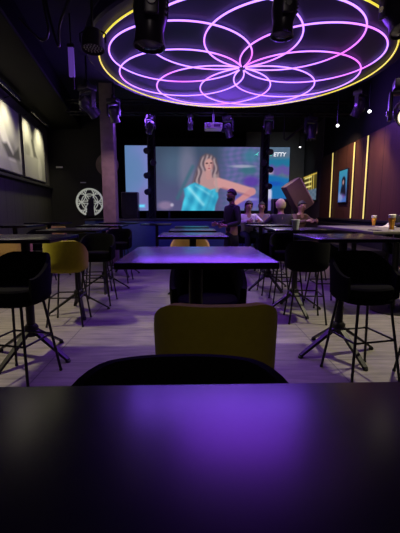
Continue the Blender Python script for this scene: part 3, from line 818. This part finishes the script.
stool('tan', -2.62, 5.50, 8, 'tan bar stool partly behind the near left table')
stool('tan', -3.02, 8.25, 180, 'tan bar stool by the left wall, its rim just over the table')
stool('black', 1.38, 2.80, 192, 'black bar stool nearest the camera at the right edge')
stool('black', 1.41, 4.34, -6, 'black bar stool in the right row with slim legs in full view')
stool('black', 1.42, 5.27, 176, 'black bar stool second from the front of the right row, behind the cup table')
stool('black', 1.36, 5.87, 0, 'black bar stool right of the purple-lit table, before the seated people')
stool('black', 1.96, 2.70, 12, 'black bar stool cut off by the right picture edge, only one leg showing')
stool('black', 1.92, 5.1, -90, 'black bar stool drawn up to the left side of the long pale table')
stool('black', 2.4, 7.1, 10, 'black bar stool standing behind the long pale table')

# ------------------------------------------------------------------ drinks and small things
def beer(x, y, z, h, rt, label):
    r = empty('beer_glass', (x, y, z), 0, label, 'beer glass')
    rb = rt*.68; ft = h*.92
    MB().lathe([(0, 0), (rb, 0), (rb*1.02, .01), (rb*.92, h*.25), (rt*.98, h*.8), (rt, h), (rt-.003, h), (rt*.98-.003, h*.8), (rb*.92-.003, h*.25), (rb*.9, .016), (0, .016)], 28).build('glass', glass_m, r)
    MB().lathe([(0, .018), (rb*.86, .018), (rb*.92-.005, h*.25), (rt*.93-.003, h*.72), (rt*.95-.003, h*.80), (0, h*.80)], 24).build('beer', beer_m, r)
    MB().lathe([(0, h*.802), (rt*.95-.003, h*.802), (rt-.006, h*.95), (rt-.004, h*1.005), (rt*.6, h*1.03), (0, h*1.035)], 24).build('foam', foam_m, r)
    return r
beer(2.52, 4.52, 1.085, .20, .047, 'tall full beer glass with pale foam near the right picture edge')
beer(2.98, 5.88, 1.085, .175, .046, 'shorter beer glass left of the tall one on the long table')
nk = MB()
N = 10; vs = {}
for i in range(N+1):
    for j in range(N+1):
        u, v = i/N-.5, j/N-.5
        z = .004+.075*max(0, 1-abs(u*2.0-.5)*1.2)*max(0, 1-abs(v)*2)+.012*abs(math.sin(9*u+5*v))
        vs[i, j] = nk.bm.verts.new((u*.24, v*.17, z))
for i in range(N):
    for j in range(N): nk.bm.faces.new((vs[i, j], vs[i+1, j], vs[i+1, j+1], vs[i, j+1]))
bmesh.ops.solidify(nk.bm, geom=nk.bm.faces[:], thickness=.003)
o = nk.build('crumpled_napkin', paper_m, None, True, (2.93, 5.42, 1.088)); tag(o, 'crumpled white napkin between the two beer glasses', 'napkin')
cp = empty('plastic_cup', (1.31, 4.52, 1.105), 0, 'white frosted plastic cup on the dark table before the seated people', 'cup')
MB().lathe([(0, 0), (.036, 0), (.050, .118), (.047, .118), (.033, .006), (0, .006)], 24).build('cup_wall', cup_m, cp)
MB().circle((0, 0, .118), .0495, .003, n=32, seg=6).build('rim', white_pl, cp)
ph = empty('phone', (2.36, 4.62, 1.085), R(25), 'dark phone lying on the long pale table', 'phone')
MB().box((0, 0, .005), (.075, .155, .009), bevel=.003).build('phone_body', fix_m, ph)
MB().box((0, 0, .0102), (.069, .147, .001)).build('phone_screen', lens_m, ph)
# tilted brown box behind the seated people
tb = empty('tilted_box', (2.53, 8.75, 0), 0, 'big brown rounded box tilted to the left above the seated people', 'box')
bx = MB().box((0, 0, 0), (.44, .30, .74), bevel=.05).build('box_body', box_m, tb, True, (.02, 0, 1.70), (0, R(-33), R(12)))
MB().box((.205, -.145, 0), (.03, .012, .68), bevel=.004).build('lit_edge', box_lit_edge, bx)  # pale strip standing in for the lit side edge
MB().tube([(0, .05, .02), (0, .05, 1.55)], .022, 10).build('stand_pole', black_metal, tb)
MB().lathe([(0, 0), (.24, 0), (.24, .012), (.04, .03), (0, .03)], 24, (0, .05, 0)).build('stand_base', black_metal, tb)

# ------------------------------------------------------------------ people
def skin_mesh(chains, name, m, parent, sub=2):
    """chains: list of [(co, radius), ...]; a chain whose first point equals an earlier point joins it"""
    verts, rad, edges = [], [], []
    def idx(co, r_):
        for i, v in enumerate(verts):
            if (v-co).length < 1e-4: return i
        verts.append(co); rad.append(r_); return len(verts)-1
    for ch in chains:
        prev = None
        for co, r_ in ch:
            i = idx(Vector(co), r_)
            if prev is not None and prev != i: edges.append((prev, i))
            prev = i
    me = bpy.data.meshes.new(name); me.from_pydata(verts, edges, [])
    o = bpy.data.objects.new(name, me); col.objects.link(o)
    mod = o.modifiers.new('s', 'SKIN'); mod.use_smooth_shade = True
    for i, d in enumerate(me.skin_vertices[0].data):
        r_ = rad[i]; d.radius = r_ if isinstance(r_, tuple) else (r_, r_); d.use_root = (i == 0)
    sm = o.modifiers.new('u', 'SUBSURF'); sm.levels = sub; sm.render_levels = sub
    dg = bpy.context.evaluated_depsgraph_get(); dg.update()
    me2 = bpy.data.meshes.new_from_object(o.evaluated_get(dg)); bpy.data.objects.remove(o)
    me2.materials.clear(); me2.materials.append(m); me2.name = name
    me2.polygons.foreach_set('use_smooth', [True]*len(me2.polygons))
    o = bpy.data.objects.new(name, me2); col.objects.link(o)
    if parent: o.parent = parent
    return o
def hand_chains(wr, d, side_v):
    """palm and five curled fingers from wrist wr, pointing along d; side_v points to the thumb"""
    wr, d, s = Vector(wr), Vector(d).normalized(), Vector(side_v).normalized()
    n = d.cross(s).normalized(); pc = wr+d*.075
    ch = [[(wr, .026), (wr+d*.04, (.036, .020)), (pc, (.040, .018))]]
    for k, (o_, L) in enumerate(((.030, .070), (.010, .078), (-.010, .072), (-.028, .058))):
        b0 = pc+s*o_; ch.append([(pc, (.040, .018)), (b0+d*.02, .0095), (b0+d*(.02+L*.5)+n*.012, .0088), (b0+d*(.02+L*.8)+n*.035, .0075)])
    ch.append([(wr+d*.04, (.036, .020)), (wr+d*.055+s*.045, .011), (wr+d*.095+s*.058+n*.012, .009)])
    return ch
def person(label, loc, rz, pose, top_m, leg_m, hair='short', top_label=None, beard=False, head_turn=0., extra=None):
    r = empty('person', loc, rz, label, 'person')
    V = Vector
    if pose == 'stand':
        pel, ch, nk_, hd = V((0, 0, .95)), V((0, -.01, 1.32)), V((0, 0, 1.47)), V((0, -.015, 1.62))
        hips = {s: V((s*.09, 0, .90)) for s in (-1, 1)}
        knee = {-1: V((-.10, -.06, .50)), 1: V((.10, .02, .50))}
        ank = {-1: V((-.10, -.04, .09)), 1: V((.11, .10, .09))}
        toe = {s: ank[s]+V((0, -.17, -.055)) for s in (-1, 1)}
        elb = {-1: V((-.27, .02, 1.13)), 1: V((.26, -.0, 1.12))}
        wri = {-1: V((-.19, -.22, 1.08)), 1: V((.17, -.22, 1.06))}
        hdir = {-1: V((.5, -.8, 0)), 1: V((-.5, -.8, 0))}
    else:
        pel, ch, nk_, hd = V((0, 0, .83)), V((0, -.05, 1.15)), V((0, -.07, 1.29)), V((0, -.10, 1.43))
        hips = {s: V((s*.09, -.02, .83)) for s in (-1, 1)}
        knee = {s: V((s*.13, -.40, .82)) for s in (-1, 1)}
        ank = {s: V((s*.11, -.36, .43)) for s in (-1, 1)}
        toe = {s: ank[s]+V((0, -.15, -.04)) for s in (-1, 1)}
        elb = {s: V((s*.27, -.20, 1.08)) for s in (-1, 1)}
        wri = {s: V((s*.13, -.40, 1.13)) for s in (-1, 1)}
        hdir = {s: V((-s*.5, -.85, .0)) for s in (-1, 1)}
    if extra: extra(elb, wri, hdir)
    sho = {s: ch+V((s*.175, .01, .07)) for s in (-1, 1)}
    mid = (pel+ch)/2
    # --- body, one continuous mesh
    chains = [[(pel, (.135, .095)), (mid, (.120, .088)), (ch, (.145, .098)), (nk_, .055), (nk_+(hd-nk_)*.35, .052), (hd+V((0, -.005, -.03)), (.066, .080)), (hd+V((0, .004, .045)), (.073, .088)), (hd+V((0, .008, .105)), (.045, .055))]]
    for s in (-1, 1):
        chains.append([(ch, (.145, .098)), (sho[s], .052), ((sho[s]+elb[s])/2, .044), (elb[s], .036), ((elb[s]*.4+wri[s]*.6), .031), (wri[s], .026)])
        chains += hand_chains(wri[s], hdir[s], V((-s*.3, .0, 1.)))
        chains.append([(pel, (.135, .095)), (hips[s], .078), ((hips[s]+knee[s])/2, .070), (knee[s], .052), (knee[s]*.6+ank[s]*.4, .048), (ank[s], .034), (toe[s], .026)])
    hq = Matrix.Translation(hd) @ Matrix.Rotation(head_turn, 4, 'Z') @ Matrix.Translation(-hd)
    # nose, ears and chin grow from the head
    hb = hd+V((0, -.005, -.03))
    chains.append([(hb, (.066, .080)), (hq @ (hd+V((0, -.082, -.012))), .013), (hq @ (hd+V((0, -.100, -.026))), .010)])
    for s in (-1, 1):
        chains.append([(hb, (.066, .080)), (hq @ (hd+V((s*.070, .01, -.005))), .014), (hq @ (hd+V((s*.084, .018, .012))), .010)])
    skin_mesh(chains, 'body', skin_m, r)
    # face
    fc = MB()
    for s in (-1, 1):
        fc.lathe([(0, -.010), (.010, -.006), (.012, 0), (.010, .006), (0, .010)], 12, hq @ (hd+V((s*.030, -.083, .016))))
    fc.build('eyes', eye_m, r)
    MB().lathe([(0, -.006), (.012, -.003), (.014, 0), (.012, .003), (0, .006)], 12, hq @ (hd+V((0, -.084, -.058)))).build('mouth', lip_m, r)
    # --- clothes
    g = .016
    c = [[(pel+V((0, 0, -.03)), (.150, .112)), (pel+V((0, 0, .06)), (.145, .108)), (mid, (.140, .106)), (ch, (.165, .116)), (ch+V((0, .0, .09)), (.105, .080)), (nk_, (.068, .068))]]
    for s in (-1, 1):
        c.append([(ch, (.165, .116)), (sho[s], .072), ((sho[s]+elb[s])/2, .062), (elb[s], .053), (elb[s]*.4+wri[s]*.6, .046), (wri[s]*.96+elb[s]*.04, .040)])
    tp = skin_mesh(c, 'top', top_m, r)
    if top_label: tp['label'] = top_label
    c = [[(pel+V((0, 0, .05)), (.142, .104)), (pel+V((0, 0, -.02)), (.148, .108))]]
    for s in (-1, 1):
        c.append([(pel+V((0, 0, -.02)), (.148, .108)), (hips[s], .094), ((hips[s]+knee[s])/2, .084), (knee[s], .066), (knee[s]*.55+ank[s]*.45, .060), (ank[s]+V((0, 0, .02)), .052)])
    skin_mesh(c, 'trousers', leg_m, r)
    for s in (-1, 1):
        skin_mesh([[(ank[s]+V((0, .035, -.035)), .048), (ank[s]+V((0, -.05, -.045)), .045), (toe[s]+V((0, -.03, .0)), .036)]], 'shoe', shoe_m, r)
    # --- hair / headgear / beard
    def cap(name, m, zlow, r0, thick, back=0.):
        q = MB(); rings = []; K = 24
        for j in range(9):
            th = j/8*R(118 if back else 96)
            ring_ = []
            for k in range(K):
                a = 2*math.pi*k/K
                lim = 1.0
                y = math.sin(th)*math.sin(a)*(.097+thick); x = math.sin(th)*math.cos(a)*(.081+thick); z = math.cos(th)*(.108+thick)
                if y < -.02 and th > R(62): z = math.cos(R(62))*(.108+thick)-(th-R(62))*.008
                ring_.append(q.bm.verts.new(hq @ (hd+V((x, y+.004, z+.025)))))
            rings.append(ring_)
        for p1, p2 in zip(rings, rings[1:]):
            for k in range(K): q.bm.faces.new((p1[k], p1[(k+1) % K], p2[(k+1) % K], p2[k]))
        q.bm.faces.new(rings[-1])
        bmesh.ops.remove_doubles(q.bm, verts=q.bm.verts, dist=.0005)
        return q.build(name, m, r)
    if hair == 'short': cap('hair', hair_m, 0, 0, .006)
    elif hair == 'long':
        cap('hair', hair_m, 0, 0, .012, 1)
        skin_mesh([[(hd+V((0, .06, .04)), (.085, .05)), (hd+V((0, .075, -.08)), (.09, .045)), (hd+V((0, .07, -.20)), (.075, .035))]], 'hair_fall', hair_m, r)
    elif hair == 'beanie': cap('beanie', beanie_m, 0, 0, .018, 1)
    if beard:
        bq = MB().lathe([(0, -.075), (.035, -.07), (.060, -.045), (.066, -.015), (.058, .0), (0, .0)], 20)
        bmesh.ops.translate(bq.bm, verts=bq.bm.verts, vec=hd+V((0, -.030, -.035)))
        bmesh.ops.transform(bq.bm, verts=bq.bm.verts, matrix=hq); bq.build('beard', hair_m, r)
    return r
# walking man in front of the screen, facing left
person('bearded person in a black jacket standing in profile before the screen', (.80, 7.0, 0), R(-66), 'stand', jacket_black, trouser_m, 'short', beard=True)
def seat_for(kind, x, y, rz, lab, dz=0):
    return stool(kind, x, y, rz, lab, 'stools the guests sit on')
def seated(label, x, y, rz, *a, **k):
    seat_for('black', x, y, rz+180, 'black bar stool under the '+label.split(' seated')[0].split(' sitting')[0])
    return person(label, (x, y, 0), R(rz), 'sit', *a, **k)
seated('dark haired person in a white shirt sitting behind the standing person', 1.28, 8.22, 12, shirt_white, jeans_m, 'long')
seated('person in a grey shirt sitting between the white shirt and the yellow beanie', 1.74, 8.95, -6, shirt_grey, jeans_m, 'short')
seated('person in an olive hoodie and pale yellow beanie sitting with back turned', 1.80, 7.16, 184, jacket_olive, trouser_m, 'beanie')
seated('person in a brown top sitting below the tilted brown box', 2.40, 8.10, 28, shirt_brown, trouser_m, 'short')
seated('person in black sitting at the right picture edge by the beers', 3.54, 6.0, -12, jacket_black, trouser_m, 'short')

# ------------------------------------------------------------------ lights
def spot(loc, target, energy, color, size, blend=.6, rad=.05):
    l = bpy.data.lights.new('lamp', 'SPOT'); l.energy = energy; l.color = color; l.spot_size = R(size); l.spot_blend = blend; l.shadow_soft_size = rad
    o = bpy.data.objects.new('spot_beam', l); col.objects.link(o); o.location = loc
    o.rotation_euler = (Vector(target)-Vector(loc)).to_track_quat('-Z', 'Y').to_euler()
    return o
def area(loc, target, energy, color, sx_, sy_):
    l = bpy.data.lights.new('lamp', 'AREA'); l.shape = 'RECTANGLE'; l.size = sx_; l.size_y = sy_; l.energy = energy; l.color = color
    o = bpy.data.objects.new('area_beam', l); col.objects.link(o); o.location = loc
    o.rotation_euler = (Vector(target)-Vector(loc)).to_track_quat('-Z', 'Y').to_euler()
    return o
PUR = (.34, .10, 1.0)
LIL = (.62, .45, 1.0)
# the two purple moving heads near the camera
spot((-.30, 3.28, 2.62), (-.2, 2.6, .0), 60, PUR, 95, .9, .25)
spot((.79, 3.26, 2.80), (.5, 2.6, .0), 60, PUR, 95, .9, .25)
# warm ceiling spots over the two sides
spot((-2.95, 3.9, 3.70), (-1.75, 3.9, 0), 480, (1, .90, .58), 84, 1., .10)
spot((3.25, 3.9, 4.1), (2.0, 4.5, 0), 700, (1, .92, .62), 80, 1., .10)
spot((-1.9, 6.9, 4.0), (-1.6, 6.2, 0), 150, (1, .78, .86), 80, 1., .25)
# glow of the rosette itself, downwards from under its board
def disk(loc, energy, color, size):
    l = bpy.data.lights.new('lamp', 'AREA'); l.shape = 'DISK'; l.size = size; l.energy = energy; l.color = color
    o = bpy.data.objects.new('rosette_glow', l); col.objects.link(o); o.location = loc
disk((RC.x, RC.y, RC.z-.03), 88, (.25, .04, 1), 2.4)
def point(loc, energy, color, rad=.1):
    l = bpy.data.lights.new('lamp', 'POINT'); l.energy = energy; l.color = color; l.shadow_soft_size = rad
    o = bpy.data.objects.new('purple_fill', l); col.objects.link(o); o.location = loc
for p, e in (((-1.75, 7.2, 2.95), 1.6), ((.92, 8.9, 2.95), 2.6), ((2.7, 7.0, 2.95), 1.3)): point(p, e, (.28, .12, 1))  # added purple fill for the dark ceiling and fixtures, not from any lens
# house light behind the camera
area((.2, -1.6, 4.1), (.2, 1.6, .8), 16, (.9, .75, .70), .8, .8)
# picture lights
for y in (6.9, 7.9, 9.4, 10.5):
    spot((LW(y, .55), y, 3.74), (LW(y, .10), y, 2.70), 85, (1, .93, .58), 100, 1., .08)
spot((3.0, 7.7, 3.5), (RW(7.9), 7.9, 1.7), 110, (1, .62, .42), 75, .8, .05)
spot((3.20, 8.9, 3.5), (RW(9.8), 9.8, 1.6), 120, (1, .62, .44), 95, .9, .05)
spot((2.62, 4.75, 2.7), (2.75, 5.6, 1.1), 75, (1, .82, .62), 75, .9)
spot((3.36, 11.5, 3.2), (3.3, 13.9, 2.7), 28, (.7, .85, 1), 80, .9)
spot((-1.2, 6.9, 3.55), (-1.95, 9.0, 1.8), 150, (1, .62, .72), 38, .9)
spot((1.9, 9.1, 3.1), (1.9, 7.6, 1.2), 110, (1, .86, .74), 75, .9)  # added light to brighten the seated guests
spot((2.5, 6.0, 3.35), (2.2, 7.9, 1.4), 130, (1, .82, .60), 50, .9)  # added warm fill on the guests from the camera side
spot((.02, 9.1, 3.2), (.82, 7.0, 1.5), 120, (.5, .14, 1), 35, .9)
spot((-.95, 9.0, 3.2), (-.6, 10.25, .5), 70, (.16, .24, 1), 95, .9)
# added purple area light under the stage truss, for the tabletop sheen
area((.5, 9.0, 3.55), (.2, 2.6, 1.1), 95, (.24, .08, 1), 5.0, .25)
spot((RW(7.75, .22), 7.75, 3.0), (RW(7.3, .1), 7.3, 1.2), 16, (1, .66, .44), 62, .6, .03)

w = bpy.data.worlds.new('dark_room'); scene.world = w; w.use_nodes = True
w.node_tree.nodes['Background'].inputs[0].default_value = (.2, .16, .4, 1); w.node_tree.nodes['Background'].inputs[1].default_value = .004

# ------------------------------------------------------------------ camera
cd = bpy.data.cameras.new('camera'); cam = bpy.data.objects.new('camera', cd); col.objects.link(cam)
cd.sensor_fit = 'HORIZONTAL'; cd.sensor_width = 36; cd.lens = 36*365/400; cd.clip_start = .02
cam.location = (0, 0, 1.32); cam.rotation_euler = (R(90-8.5), 0, R(-1.57))
scene.camera = cam
vs_ = scene.view_settings; vs_.view_transform = 'Standard'; vs_.look = 'None'; vs_.gamma = 1; vs_.use_curve_mapping = False; vs_.exposure = 0
scene.cycles.use_denoising = True
scene.cycles.max_bounces = 6
